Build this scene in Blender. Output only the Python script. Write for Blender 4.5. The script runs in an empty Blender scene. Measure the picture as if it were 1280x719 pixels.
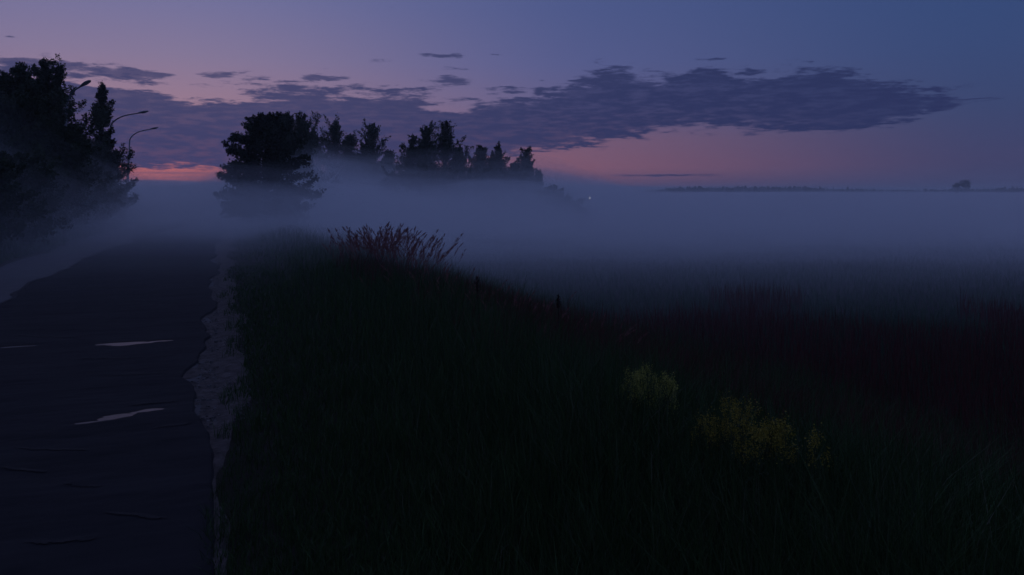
import bpy, math, random
import numpy as np
from mathutils import Vector, Matrix

# ------------------------------------------------------------------ scene, camera
S = bpy.context.scene
C = S.collection
RAD = math.radians
EYE = 2.4
YAW = RAD(20.8)
FPX = 996.0
HORIZON = 238.0
FWD = np.array([math.sin(YAW), math.cos(YAW)])
RGT = np.array([math.cos(YAW), -math.sin(YAW)])

cam_d = bpy.data.cameras.new('camera')
cam = bpy.data.objects.new('camera', cam_d)
C.objects.link(cam)
cam.location = (0, 0, EYE)
cam.rotation_euler = (RAD(90), 0, -YAW)
cam_d.sensor_width = 36.0
cam_d.lens = FPX * 36.0 / 1280.0
cam_d.shift_y = -(359.5 - HORIZON) / 1280.0
cam_d.clip_start = 0.05
cam_d.clip_end = 20000
S.camera = cam

S.view_settings.view_transform = 'Standard'
S.view_settings.look = 'None'
S.view_settings.exposure = 0.0
S.view_settings.gamma = 1.0
S.cycles.use_denoising = True
S.cycles.max_bounces = 4
S.cycles.diffuse_bounces = 1
S.cycles.glossy_bounces = 2
S.cycles.transmission_bounces = 2
S.cycles.volume_bounces = 2
S.cycles.use_adaptive_sampling = True
S.cycles.adaptive_threshold = 0.02
S.cycles.transparent_max_bounces = 32


def at(px, d, z=None, py=None):
    """world point for an image column at view depth d; height given or from an image row"""
    u = (px - 640.0) / FPX * d
    p = FWD * d + RGT * u
    if z is None:
        z = EYE + (HORIZON - py) / FPX * d
    return Vector((p[0], p[1], z))


def azel(px, py):
    u = (px - 640.0) / FPX
    h = (HORIZON - py) / FPX
    return math.degrees(YAW + math.atan(u)), math.degrees(math.atan(h / math.sqrt(1 + u * u)))


def lin(c):
    out = []
    for v in c[:3]:
        v = v / 255.0
        out.append(v / 12.92 if v <= 0.04045 else ((v + 0.055) / 1.055) ** 2.4)
    return (out[0], out[1], out[2], 1.0)


# ------------------------------------------------------------------ world: dusk sky
W = bpy.data.worlds.new('World')
S.world = W
W.use_nodes = True
NT = W.node_tree
for n in list(NT.nodes):
    NT.nodes.remove(n)


class N:
    """small wrapper so that sky maths reads like arithmetic"""
    def __init__(self, sock):
        self.s = sock

    @staticmethod
    def op(kind, *a):
        m = NT.nodes.new('ShaderNodeMath')
        m.operation = kind
        for i, v in enumerate(a):
            if isinstance(v, N):
                NT.links.new(v.s, m.inputs[i])
            else:
                m.inputs[i].default_value = float(v)
        return N(m.outputs[0])

    def __add__(self, o): return N.op('ADD', self, o)
    def __radd__(self, o): return N.op('ADD', o, self)
    def __sub__(self, o): return N.op('SUBTRACT', self, o)
    def __rsub__(self, o): return N.op('SUBTRACT', o, self)
    def __mul__(self, o): return N.op('MULTIPLY', self, o)
    def __rmul__(self, o): return N.op('MULTIPLY', o, self)


def smooth(x, a, b, lo=0.0, hi=1.0):
    m = NT.nodes.new('ShaderNodeMapRange')
    m.interpolation_type = 'SMOOTHSTEP'
    NT.links.new(x.s, m.inputs['Value'])
    m.inputs['From Min'].default_value = a
    m.inputs['From Max'].default_value = b
    m.inputs['To Min'].default_value = lo
    m.inputs['To Max'].default_value = hi
    return N(m.outputs['Result'])


def mixc(f, a, b):
    m = NT.nodes.new('ShaderNodeMix')
    m.data_type = 'RGBA'
    for sock, v in ((m.inputs[0], f), (m.inputs[6], a), (m.inputs[7], b)):
        if isinstance(v, N):
            NT.links.new(v.s, sock)
        else:
            sock.default_value = v
    return N(m.outputs[2])


def wramp(f, stops):
    r = NT.nodes.new('ShaderNodeValToRGB')
    els = r.color_ramp.elements
    while len(els) < len(stops):
        els.new(0.5)
    for e, (p, c) in zip(els, stops):
        e.position = p
        e.color = lin(c)
    NT.links.new(f.s, r.inputs[0])
    return N(r.outputs['Color'])


def wnoise(x, y, scale=1.0, detail=6.0, rough=0.6, dist=0.0, z=0.0):
    cb = NT.nodes.new('ShaderNodeCombineXYZ')
    for i, v in enumerate((x, y, z)):
        if isinstance(v, N):
            NT.links.new(v.s, cb.inputs[i])
        else:
            cb.inputs[i].default_value = v
    t = NT.nodes.new('ShaderNodeTexNoise')
    NT.links.new(cb.outputs[0], t.inputs['Vector'])
    t.inputs['Scale'].default_value = scale
    t.inputs['Detail'].default_value = detail
    t.inputs['Roughness'].default_value = rough
    t.inputs['Distortion'].default_value = dist
    return N(t.outputs[0])


def wcurve(f, pts):
    c = NT.nodes.new('ShaderNodeFloatCurve')
    cu = c.mapping.curves[0]
    pts = sorted(pts)
    while len(cu.points) < len(pts):
        cu.points.new(0.5, 0.5)
    for p, (x, y) in zip(cu.points, pts):
        p.location = (min(max(x, 0), 1), min(max(y, 0), 1))
        p.handle_type = 'AUTO_CLAMPED'
    c.mapping.update()
    NT.links.new(f.s, c.inputs['Value'])
    return N(c.outputs[0])


tc = NT.nodes.new('ShaderNodeTexCoord')
sx = NT.nodes.new('ShaderNodeSeparateXYZ')
NT.links.new(tc.outputs['Generated'], sx.inputs[0])
dx, dy, dz = N(sx.outputs[0]), N(sx.outputs[1]), N(sx.outputs[2])
EL = N.op('ARCSINE', N.op('MINIMUM', N.op('MAXIMUM', dz, -1), 1)) * 57.29578
AZ = N.op('ARCTAN2', dx, dy) * 57.29578          # 0 = along the road, + to the right
GLOW_AZ = -6.0
dAZ = N.op('ABSOLUTE', N.op('WRAP', AZ - GLOW_AZ, 180.0, -180.0))
ELF = N.op('POWER', N.op('MAXIMUM', EL, 0.0) * (1 / 90.0), 0.5)


def estops(lst):
    return [((e / 90.0) ** 0.5, c) for e, c in lst]


colA = wramp(ELF, estops([(0, (118, 84, 106)), (0.6, (160, 94, 102)), (1.4, (178, 100, 102)), (3.0, (158, 106, 118)),
                          (6.0, (146, 117, 138)), (9.0, (127, 114, 146)), (13.0, (108, 108, 150)),
                          (25, (98, 106, 154)), (90, (99, 107, 155))]))
colB = wramp(ELF, estops([(0, (90, 70, 96)), (0.6, (108, 76, 98)), (1.6, (130, 88, 106)), (3.6, (117, 88, 113)),
                          (6.0, (94, 89, 129)), (9.0, (82, 88, 135)), (13.0, (74, 85, 133)),
                          (25, (78, 92, 144)), (90, (99, 107, 155))]))
colC = wramp(ELF, estops([(0, (58, 63, 96)), (2.0, (61, 63, 99)), (5.0, (54, 66, 106)), (9, (51, 69, 113)),
                          (13.0, (49, 70, 116)), (25, (60, 80, 130)), (90, (99, 107, 155))]))
sky = mixc(smooth(dAZ, 2, 34), colA, colB)
sky = mixc(smooth(dAZ, 24, 60), sky, colC)

# clouds, laid out by compass bearing and height above the horizon
AZF = (AZ + 32.0) * 0.01
AZ_P = lambda px: (azel(px, 238)[0] + 32.0) * 0.01
ELM = 20.0


def edge(pts):
    return wcurve(AZF, [(AZ_P(px), azel(px, py)[1] / ELM) for px, py in pts]) * ELM


up = edge([(-330, 78), (0, 73), (100, 78), (190, 94), (235, 103), (330, 102), (430, 109), (510, 110), (560, 120), (625, 117),
           (690, 110), (730, 91), (770, 85), (830, 90), (890, 83), (930, 88), (1000, 84), (1060, 88),
           (1105, 101), (1170, 106), (1205, 119), (1240, 120), (1290, 126), (1500, 135)])
lo = edge([(-330, 208), (0, 207), (150, 210), (275, 212), (400, 209), (500, 207), (600, 203), (690, 190), (740, 181),
           (790, 171), (860, 160), (930, 163), (1000, 166), (1080, 165), (1130, 153), (1180, 142), (1210, 131),
           (1240, 124), (1290, 118), (1500, 120)])
warp = wnoise(AZ * 0.12, EL * 0.5, 1.0, 3, 0.5) - 0.5
nz = wnoise(AZ * 0.34 + warp * 0.8, EL * 1.75 + warp * 0.6, 1.0, 9, 0.66)
nz2 = wnoise(AZ * 0.11, EL * 0.75, 1.0, 4, 0.55, z=7.3)
body = N.op('MINIMUM', N.op('MINIMUM', (up - EL) * 1.1, (EL - lo) * 1.6), 2.3)


def blob(px, py, hx, hy, w):
    """soft ellipse: positive inside, fading out"""
    a0, e0 = azel(px, py)
    a1, e1 = azel(px + hx, py - hy)
    ax = (AZ - a0) * (1.0 / abs(a1 - a0))
    ey = (EL - e0) * (1.0 / abs(e1 - e0))
    r = N.op('SQRT', ax * ax + ey * ey)
    return smooth(r, 0.0, 1.6, w, 0.0)


hole = (blob(275, 120, 80, 11, 1.5) + blob(140, 107, 75, 4, 1.6) + blob(560, 136, 50, 9, 1.8)
        + blob(590, 118, 60, 6, 0.7) + blob(430, 122, 55, 5, 0.5) + blob(505, 178, 70, 5, 0.35)
        + blob(720, 165, 60, 5, 0.5) + blob(745, 108, 40, 4, 0.35) + blob(1010, 112, 55, 3, 0.6))
extra = (blob(70, 84, 120, 7, 1.5) + blob(170, 95, 50, 4, 1.2) + blob(553, 70, 36, 4, 1.5) + blob(475, 76, 18, 3.5, 1.15) + blob(560, 103, 44, 8, 1.35)
         + blob(405, 98, 42, 3.6, 1.5) + blob(270, 94, 28, 4, 1.4) + blob(620, 68, 13, 2.2, 1.2)
         + blob(895, 74, 36, 4, 1.3) + blob(15, 46, 12, 2.5, 1.1) + blob(820, 219, 110, 2.6, 1.15)
         + blob(1212, 124, 44, 3.5, 1.35) + blob(1180, 131, 30, 4, 1.0) + blob(730, 194, 12, 2.5, 0.9) + blob(570, 86, 22, 3, 1.2))
nf = wnoise(AZ * 0.95 + warp * 2.0, EL * 5.2 + warp * 1.5, 1.0, 7, 0.62, z=1.7)
m1 = body * 1.0 - hole + (nz - 0.5) * 4.6 + (nz2 - 0.5) * 2.2 + (nf - 0.5) * 2.4
d1 = smooth(m1, -0.25, 0.62)
m2 = (extra - 0.80) + (nz - 0.5) * 3.6 + (nf - 0.5) * 2.2
d2 = smooth(m2, -0.15, 0.5, 0.0, 0.9)
fade = smooth(AZ, -60, -34) * smooth(AZ, 60, 52)
dens = N.op('MAXIMUM', d1, d2) * fade
cl_low = mixc(smooth(dAZ, 4, 48), lin((50, 57, 98)), lin((40, 47, 86)))
cl_hi = mixc(smooth(dAZ, 4, 48), lin((60, 62, 100)), lin((41, 49, 87)))
cl = mixc(smooth(EL - lo, 1.5, 5.5), cl_low, cl_hi)
cl = mixc(smooth(nf * 0.7 + nz * 0.7, 0.78, 0.56), cl, mixc(smooth(dAZ, 18, 40, 0.13, 0.28), cl, sky))
sky = mixc(dens * 0.95, sky, cl)
# low bank sitting on the horizon under the red gap
up2 = edge([(-330, 224), (0, 224), (150, 224.5), (210, 225), (270, 228), (500, 229), (690, 231), (760, 231.5), (850, 234), (960, 237),
            (1290, 239), (1500, 239)])
streak = wnoise(AZ * 0.10, EL * 5.5, 1.0, 5, 0.6, z=3.1)
d3 = smooth((up2 - EL) * 5.0 + (streak - 0.5) * 1.4, -0.3, 0.5) * smooth(dAZ, 75, 45)
sky = mixc(d3, sky, mixc(smooth(dAZ, 5, 45), lin((84, 74, 108)), lin((64, 64, 100))))
d4 = blob(205, 216, 110, 2.0, 0.7) + blob(245, 221, 60, 1.6, 0.6)
sky = mixc(smooth(d4 + (streak - 0.5) * 2.0, 0.35, 0.8, 0, 0.55), sky, lin((110, 80, 108)))

# physical twilight sky under the hand-set afterglow
nish = NT.nodes.new('ShaderNodeTexSky')
nish.sky_type = 'NISHITA'
nish.sun_disc = False
nish.sun_elevation = RAD(-3.0)
nish.sun_rotation = RAD(GLOW_AZ)
nish.air_density = 1.2
nish.dust_density = 1.5
bg1 = NT.nodes.new('ShaderNodeBackground')
NT.links.new(mixc(dens, N(nish.outputs[0]), (0, 0, 0, 1)).s, bg1.inputs[0])
bg1.inputs[1].default_value = 0.03
bg2 = NT.nodes.new('ShaderNodeBackground')
NT.links.new(sky.s, bg2.inputs[0])
bg2.inputs[1].default_value = 1.08
ad = NT.nodes.new('ShaderNodeAddShader')
NT.links.new(bg1.outputs[0], ad.inputs[0])
NT.links.new(bg2.outputs[0], ad.inputs[1])
wo = NT.nodes.new('ShaderNodeOutputWorld')
NT.links.new(ad.outputs[0], wo.inputs['Surface'])
W.cycles.sampling_method = 'MANUAL'
W.cycles.sample_map_resolution = 512

# faint afterglow where the sun went down
sun_d = bpy.data.lights.new('sun', 'SUN')
sun_d.energy = 0.02
sun_d.angle = RAD(30)
sun_d.color = (1.0, 0.62, 0.55)
sun = bpy.data.objects.new('sun', sun_d)
C.objects.link(sun)
sd = Vector((math.sin(RAD(GLOW_AZ)) * math.cos(RAD(5)), math.cos(RAD(GLOW_AZ)) * math.cos(RAD(5)), math.sin(RAD(5))))
sun.rotation_euler = sd.to_track_quat('Z', 'Y').to_euler()

# ------------------------------------------------------------------ helpers
rng = np.random.default_rng(7)


def hash2(ix, iy, seed):
    h = (ix.astype(np.int64) * 374761393 + iy.astype(np.int64) * 668265263 + seed * 2147483647) & 0xFFFFFFFF
    h = ((h ^ (h >> 13)) * 1274126177) & 0xFFFFFFFF
    h = h ^ (h >> 16)
    return (h & 0xFFFF) / 65535.0


def vnoise(x, y, seed=0):
    x = np.asarray(x, float); y = np.asarray(y, float)
    ix = np.floor(x); iy = np.floor(y)
    fx = x - ix; fy = y - iy
    fx = fx * fx * (3 - 2 * fx); fy = fy * fy * (3 - 2 * fy)
    a = hash2(ix, iy, seed); b = hash2(ix + 1, iy, seed)
    c = hash2(ix, iy + 1, seed); d = hash2(ix + 1, iy + 1, seed)
    return (a * (1 - fx) + b * fx) * (1 - fy) + (c * (1 - fx) + d * fx) * fy


def fbm(x, y, seed=0, octv=4):
    s = 0; a = 0.5; t = 0
    for k in range(octv):
        s = s + a * vnoise(x * 2 ** k, y * 2 ** k, seed + k); t += a; a *= 0.5
    return s / t


def sstep(x, a, b):
    t = np.clip((np.asarray(x, float) - a) / (b - a), 0, 1)
    return t * t * (3 - 2 * t)


def mesh_np(name, verts, quads, attr=None, smooth_shade=False):
    me = bpy.data.meshes.new(name)
    v = np.ascontiguousarray(verts, dtype=np.float32)
    q = np.ascontiguousarray(quads, dtype=np.int32)
    k = q.shape[1]
    me.vertices.add(len(v)); me.vertices.foreach_set('co', v.ravel())
    me.loops.add(q.size); me.loops.foreach_set('vertex_index', q.ravel())
    me.polygons.add(len(q))
    me.polygons.foreach_set('loop_start', np.arange(0, q.size, k, dtype=np.int32))
    me.polygons.foreach_set('use_smooth', np.full(len(q), smooth_shade))
    me.update(calc_edges=True)
    if attr is not None:
        a = me.attributes.new('tint', 'FLOAT', 'POINT')
        a.data.foreach_set('value', np.ascontiguousarray(attr, dtype=np.float32))
    me.validate()
    return me


def obj(name, me, mat, parent=None):
    o = bpy.data.objects.new(name, me)
    C.objects.link(o)
    if mat is not None:
        if not me.materials:
            me.materials.append(mat)
    if parent is not None:
        o.parent = parent
    return o


def empty(name, loc, rz=0.0):
    o = bpy.data.objects.new(name, None)
    o.empty_display_size = 0.2
    C.objects.link(o)
    o.location = loc
    o.rotation_euler = (0, 0, rz)
    return o


def tag(o, label=None, cat=None, group=None, kind=None):
    if label: o['label'] = label
    if cat: o['category'] = cat
    if group: o['group'] = group
    if kind: o['kind'] = kind
    return o


class MB:
    """collects quads"""
    def __init__(self):
        self.v = []; self.q = []; self.n = 0

    def add(self, v, q):
        v = np.asarray(v, float); q = np.asarray(q, int)
        self.v.append(v); self.q.append(q + self.n); self.n += len(v)

    def tube(self, pts, rad, sides=6, cap=True):
        pts = np.asarray(pts, float); rad = np.asarray(rad, float)
        n = len(pts)
        tg = np.gradient(pts, axis=0)
        tg /= (np.linalg.norm(tg, axis=1)[:, None] + 1e-9)
        ref = np.array([0.0, 0.0, 1.0]) if abs(tg[0][2]) < 0.8 else np.array([1.0, 0.0, 0.0])
        a = np.cross(tg, ref); a /= (np.linalg.norm(a, axis=1)[:, None] + 1e-9)
        b = np.cross(tg, a)
        ang = np.arange(sides) / sides * 2 * math.pi
        ring = (a[:, None, :] * np.cos(ang)[None, :, None] + b[:, None, :] * np.sin(ang)[None, :, None]) * rad[:, None, None]
        v = (pts[:, None, :] + ring).reshape(-1, 3)
        i = np.arange(n - 1)[:, None] * sides; j = np.arange(sides)[None, :]
        q = np.stack([i + j, i + (j + 1) % sides, i + sides + (j + 1) % sides, i + sides + j], -1).reshape(-1, 4)
        self.add(v, q)
        if cap:
            for e in (0, n - 1):
                k0 = e * sides
                for s in range(1, sides - 2, 2):
                    self.q.append(np.array([[k0, k0 + s, k0 + s + 1, k0 + s + 2]]) + self.n - len(v))

    def build(self, name, mat, parent=None, smooth_shade=True, attr=None):
        me = mesh_np(name, np.concatenate(self.v), np.concatenate(self.q), attr, smooth_shade)
        return obj(name, me, mat, parent)


def material(name, c1, c2=None, rough=0.8, spec=0.2, scale=6.0, bump=0.0, bscale=60.0, tint=False, transl=0.0, c3=None):
    m = bpy.data.materials.new(name)
    m.use_nodes = True
    t = m.node_tree
    b = t.nodes['Principled BSDF']
    b.inputs['Roughness'].default_value = rough
    b.inputs['Specular IOR Level'].default_value = spec
    c2 = c2 or c1
    ramp = t.nodes.new('ShaderNodeValToRGB')
    e = ramp.color_ramp.elements
    e[0].position = 0.3 if not tint else 0.0
    e[1].position = 0.7 if not tint else 1.0
    e[0].color = (*c1, 1); e[1].color = (*c2, 1)
    if c3:
        x = e.new(0.93); x.color = (*c2, 1)
        e[2].color = (*c3, 1)
    co = t.nodes.new('ShaderNodeTexCoord')
    if tint:
        a = t.nodes.new('ShaderNodeAttribute'); a.attribute_name = 'tint'
        t.links.new(a.outputs['Fac'], ramp.inputs[0])
    else:
        nn = t.nodes.new('ShaderNodeTexNoise')
        nn.inputs['Scale'].default_value = scale
        nn.inputs['Detail'].default_value = 8
        nn.inputs['Roughness'].default_value = 0.65
        t.links.new(co.outputs['Object'], nn.inputs['Vector'])
        t.links.new(nn.outputs[0], ramp.inputs[0])
    t.links.new(ramp.outputs[0], b.inputs['Base Color'])
    if bump:
        n2 = t.nodes.new('ShaderNodeTexNoise')
        n2.inputs['Scale'].default_value = bscale
        n2.inputs['Detail'].default_value = 6
        t.links.new(co.outputs['Object'], n2.inputs['Vector'])
        bp = t.nodes.new('ShaderNodeBump')
        bp.inputs['Strength'].default_value = bump
        bp.inputs['Distance'].default_value = 0.02
        t.links.new(n2.outputs[0], bp.inputs['Height'])
        t.links.new(bp.outputs[0], b.inputs['Normal'])
    if transl:
        tr = t.nodes.new('ShaderNodeBsdfTranslucent')
        t.links.new(ramp.outputs[0], tr.inputs['Color'])
        mx = t.nodes.new('ShaderNodeMixShader')
        mx.inputs[0].default_value = transl
        t.links.new(b.outputs[0], mx.inputs[1]); t.links.new(tr.outputs[0], mx.inputs[2])
        t.links.new(mx.outputs[0], t.nodes['Material Output'].inputs['Surface'])
    return m


M = {
    'soil': material('soil', (0.012, 0.011, 0.008), (0.024, 0.021, 0.014), 0.95, 0.1, 1.5, 0.6, 18),
    'asphalt': material('asphalt', (0.014, 0.0135, 0.015), (0.026, 0.0245, 0.026), 0.88, 0.15, 1.3, 0.9, 130),
    'old_asphalt': material('old_asphalt', (0.042, 0.041, 0.043), (0.070, 0.067, 0.069), 0.75, 0.25, 2.0, 0.5, 180),
    'tar': material('tar', (0.008, 0.008, 0.009), (0.014, 0.013, 0.014), 0.8, 0.2, 9),  # crack tar; also the colour of the painted step shadow at the joint
    'water': material('water', (0.012, 0.012, 0.014), (0.016, 0.015, 0.016), 0.34, 0.18, 2, 0.15, 25),
    'dust': material('dust', (0.030, 0.025, 0.023), (0.12, 0.10, 0.09), 0.95, 0.1, 7, 1.0, 45),
    'stone': material('stone', (0.045, 0.04, 0.038), (0.15, 0.135, 0.125), 0.9, 0.2, tint=True),
    'grass': material('grass', (0.013, 0.032, 0.008), (0.045, 0.090, 0.022), 0.65, 0.25, tint=True, transl=0.2, c3=(0.11, 0.10, 0.06)),
    'meadow': material('meadow', (0.018, 0.045, 0.022), (0.055, 0.100, 0.045), 0.65, 0.25, tint=True, transl=0.2),
    'sorrel': material('sorrel', (0.066, 0.022, 0.018), (0.145, 0.048, 0.040), 0.8, 0.1, tint=True, transl=0.15),
    'panicle': material('panicle', (0.20, 0.075, 0.066), (0.34, 0.15, 0.13), 0.8, 0.1, 30, transl=0.2),
    'culm': material('culm', (0.06, 0.04, 0.026), (0.12, 0.075, 0.05), 0.7, 0.2, 8),
    'dock': material('dock', (0.016, 0.008, 0.007), (0.03, 0.014, 0.012), 0.85, 0.1, 20),
    'yellow': material('yellow', (0.20, 0.155, 0.025), (0.32, 0.25, 0.04), 0.8, 0.1, 30, transl=0.2),
    'greenyellow': material('greenyellow', (0.26, 0.25, 0.05), (0.40, 0.38, 0.085), 0.8, 0.1, 30, transl=0.2),
    'herb': material('herb', (0.02, 0.035, 0.012), (0.045, 0.065, 0.02), 0.7, 0.2, 12, transl=0.2),
    'bark': material('bark', (0.03, 0.024, 0.02), (0.06, 0.05, 0.042), 0.9, 0.1, 8, 0.6, 20),
    'leaf': material('leaf', (0.016, 0.028, 0.010), (0.040, 0.058, 0.020), 0.65, 0.25, tint=True, transl=0.25),
    'leaf_dark': material('leaf_dark', (0.012, 0.020, 0.009), (0.030, 0.042, 0.016), 0.6, 0.3, tint=True, transl=0.2),
    'concrete': material('concrete', (0.13, 0.125, 0.12), (0.21, 0.205, 0.195), 0.9, 0.2, 5, 0.3, 30),
    'steel': material('steel', (0.09, 0.095, 0.10), (0.15, 0.155, 0.16), 0.5, 0.5, 6),
    'lens': material('lens', (0.25, 0.25, 0.25), (0.32, 0.32, 0.32), 0.15, 0.5, 6),
}


# ------------------------------------------------------------------ terrain and road
def streak_asphalt(m, sx_, sy_):
    """wear and damp patches drawn out across the carriageway"""
    t = m.node_tree
    tex = [n for n in t.nodes if n.type == 'TEX_NOISE' and abs(n.inputs['Scale'].default_value - 1.3) < 0.01][0]
    mp = t.nodes.new('ShaderNodeMapping')
    mp.inputs['Scale'].default_value = (sx_, sy_, 1)
    co = [n for n in t.nodes if n.type == 'TEX_COORD'][0]
    t.links.new(co.outputs['Object'], mp.inputs['Vector'])
    t.links.new(mp.outputs[0], tex.inputs['Vector'])
    for n in t.nodes:
        if n.type == 'VALTORGB':
            n.color_ramp.elements[0].position = 0.36
            n.color_ramp.elements[1].position = 0.64


streak_asphalt(M['asphalt'], 0.45, 1.7)


def road_c(y):
    y = np.asarray(y, float)
    yy = np.clip(y, 0, 130)
    return 0.00042 * yy * yy + np.maximum(y - 130, 0) * 0.109


def terrain(x, y):
    x = np.asarray(x, float); y = np.asarray(y, float)
    xr = x - road_c(y)
    r = np.hypot(x, y)
    dep = x * FWD[0] + y * FWD[1]
    zr = 0.02 + 0.16 * sstep(xr, 0.4, 2.6) - 1.25 * sstep(xr, 2.7, 8.8)
    zr = zr - 2.4 * sstep(r, 90, 320) * sstep(xr, 5, 30)
    zl = -0.02 + 0.10 * sstep(-xr, 6.9, 9.0) + 0.5 * sstep(-xr, 12, 40)
    z = np.where(xr > -3.0, zr, zl)
    onroad = (1 - sstep(xr, -0.25, 0.25)) * (1 - sstep(-xr, 6.5, 6.9))
    z = np.where(r < 400, z - onroad * 0.07, z)
    bump = (fbm(x * 0.35, y * 0.35, 3, 4) - 0.5) * 0.16 * (1 - onroad)
    return z + bump * sstep(np.abs(xr + 3.3), 3.4, 6.0) + (fbm(x * 0.01, y * 0.01, 9, 3) - 0.5) * 0.8 * sstep(r, 120, 500)


def axis(lo, hi, step, ext, grow=1.16):
    a = list(np.arange(lo, hi + 1e-6, step))
    s = step; v = hi
    while v < ext:
        s *= grow; v += s; a.append(v)
    s = step; v = lo; pre = []
    while v > -ext:
        s *= grow; v -= s; pre.append(v)
    return np.array(pre[::-1] + a)


def grid(ax, ay):
    X, Y = np.meshgrid(ax, ay, indexing='ij')
    n, m = X.shape
    i = np.arange(n - 1)[:, None] * m + np.arange(m - 1)[None, :]
    q = np.stack([i, i + m, i + m + 1, i + 1], -1).reshape(-1, 4)
    return X, Y, q


X, Y, q = grid(axis(-14, 16, 0.25, 3600), axis(-8, 60, 0.4, 3600))
Z = terrain(X, Y)
tag(obj('ground', mesh_np('ground', np.stack([X, Y, Z], -1).reshape(-1, 3), q, smooth_shade=True), M['soil']), kind='structure')

# old carriageway, full width; ragged outline
ay = np.concatenate([np.arange(-6, 30, 0.12), np.arange(30, 190, 0.6)])
as_ = np.linspace(0, 1, 40)
Sg, Yg, q = grid(as_, ay)
Lx = road_c(Yg) - 6.55 + (fbm(Yg * 0.5, Yg * 0 + 2.0, 21, 4) - 0.5) * 0.6
Rx = road_c(Yg) + 0.02 + (fbm(Yg * 0.7, Yg * 0 + 5.0, 22, 4) - 0.5) * 0.35
Xg = Lx + (Rx - Lx) * Sg
Zg = 0.0 + (fbm(Xg * 1.2, Yg * 1.2, 23, 4) - 0.5) * 0.02 - 0.06 * np.clip((np.abs(Sg - 0.5) - 0.485) / 0.015, 0, 1)
road = tag(obj('road', mesh_np('road', np.stack([Xg, Yg, Zg], -1).reshape(-1, 3), q, smooth_shade=True), M['old_asphalt']), kind='structure')

# newer dark overlay on the right-hand side, with two hollows that hold water
PUD = [(at(168, EYE * 996 / 192.5, 0), 0.56, 0.17, 0.04, 0.015), (at(146, EYE * 996 / 285.5, 0), 0.50, 0.11, 0.40, 0.015),
       (at(20, EYE * 996 / 197.0, 0), 0.50, 0.09, 0.05, 0.011)]
OV_T = 0.030


def overlay_z(x, y):
    z = OV_T + (fbm(x * 0.8, y * 0.8, 31, 4) - 0.5) * 0.014 + (fbm(x * 3.2, y * 11, 37, 6) - 0.5) * 0.022
    for c, a, b, rot, dp in PUD:
        ux = (x - c.x) * math.cos(rot) + (y - c.y) * math.sin(rot)
        uy = -(x - c.x) * math.sin(rot) + (y - c.y) * math.cos(rot)
        r2 = (ux / a) ** 2 + (uy / b) ** 2
        z = z - dp * np.exp(-r2 * 0.9)
    return z


ay = np.concatenate([np.arange(-6, 6, 0.15), np.arange(6, 15.5, 0.035), np.arange(15.5, 30, 0.07), np.arange(30, 45, 0.2), np.arange(45, 75, 1.0)])
as_ = np.concatenate([[0, 0.004], np.linspace(0.012, 0.988, 150), [0.996, 1]])
Sg, Yg, q = grid(as_, ay)
Lx = road_c(Yg) - 4.25 + (fbm(Yg * 0.35, Yg * 0 + 1.0, 24, 5) - 0.5) * 0.9
Rx = road_c(Yg) + 0.10 - 0.22 * sstep(Yg, 7, 10) + (fbm(Yg * 0.45, Yg * 0 + 3.0, 26, 5) - 0.5) * (0.25 + 0.45 * sstep(Yg, 7, 11))
Xg = Lx + (Rx - Lx) * Sg
Zg = overlay_z(Xg, Yg) - 0.08 * np.clip((np.abs(Sg - 0.5) - 0.490) / 0.010, 0, 1)
obj('asphalt_overlay', mesh_np('asphalt_overlay', np.stack([Xg, Yg, Zg], -1).reshape(-1, 3), q, smooth_shade=True), M['asphalt'], road)
for k, (c, a, b, rot, dp) in enumerate(PUD):
    th = np.linspace(0, 2 * math.pi, 33)[:-1]
    lx_ = c.x + np.linspace(-a, a, 41)[:, None] * math.cos(rot) - np.linspace(-b, b, 15)[None] * math.sin(rot)
    ly_ = c.y + np.linspace(-a, a, 41)[:, None] * math.sin(rot) + np.linspace(-b, b, 15)[None] * math.cos(rot)
    lv = float(np.quantile(overlay_z(lx_, ly_), (0.42, 0.36, 0.18)[k]))
    rr = 1.35
    v = [(c.x + math.cos(rot) * a * rr * math.cos(t) - math.sin(rot) * b * rr * math.sin(t),
          c.y + math.sin(rot) * a * rr * math.cos(t) + math.cos(rot) * b * rr * math.sin(t), lv) for t in th]
    me = bpy.data.meshes.new('puddle'); me.from_pydata(v, [], [list(range(32))])
    tag(obj('puddle', me, M['water']), kind='structure')

# tar-sealed cracks across the overlay
R = random.Random(5)
for (py, p0, p1, sl) in [(352, 70, 238, 0.0), (362, 65, 200, 3), (343, 150, 262, 0), (379, 160, 205, 0), (386, 170, 200, 1),
                         (406, 172, 192, 0), (449, 90, 180, -2), (507, 160, 225, -6), (560, 20, 110, 4), (606, 80, 130, 2),
                         (380, 25, 66, 6), (330, 110, 200, 0), (420, 20, 100, 3), (470, 130, 215, -4), (640, 130, 210, 8), (535, 190, 240, -5), (400, 95, 140, 2), (585, 0, 60, 5), (680, 30, 120, -6)]:
    n = 26
    mb = MB()
    top = []; bot = []
    for i in range(n):
        t = i / (n - 1)
        pxx = p0 + (p1 - p0) * t
        pyy = py + sl * t + R.uniform(-0.9, 0.9)
        d = (EYE - OV_T) * FPX / (pyy - HORIZON)
        p = at(pxx, d, 0)
        w = (0.012 + 0.028 * R.random()) * min(1, 6 * t + 0.1, 6 * (1 - t) + 0.1)
        for lst, s in ((top, 1), (bot, -1)):
            y2 = p.y + s * w
            z2 = float(overlay_z(np.array(p.x), np.array(y2))) + 0.007
            lst.append((p.x, y2, z2))
    v = np.array(top + bot)
    i = np.arange(n - 1)
    mb.add(v, np.stack([i + n, i + 1 + n, i + 1, i], -1))
    mb.build('crack_seal', M['tar'], road, False)

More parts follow.
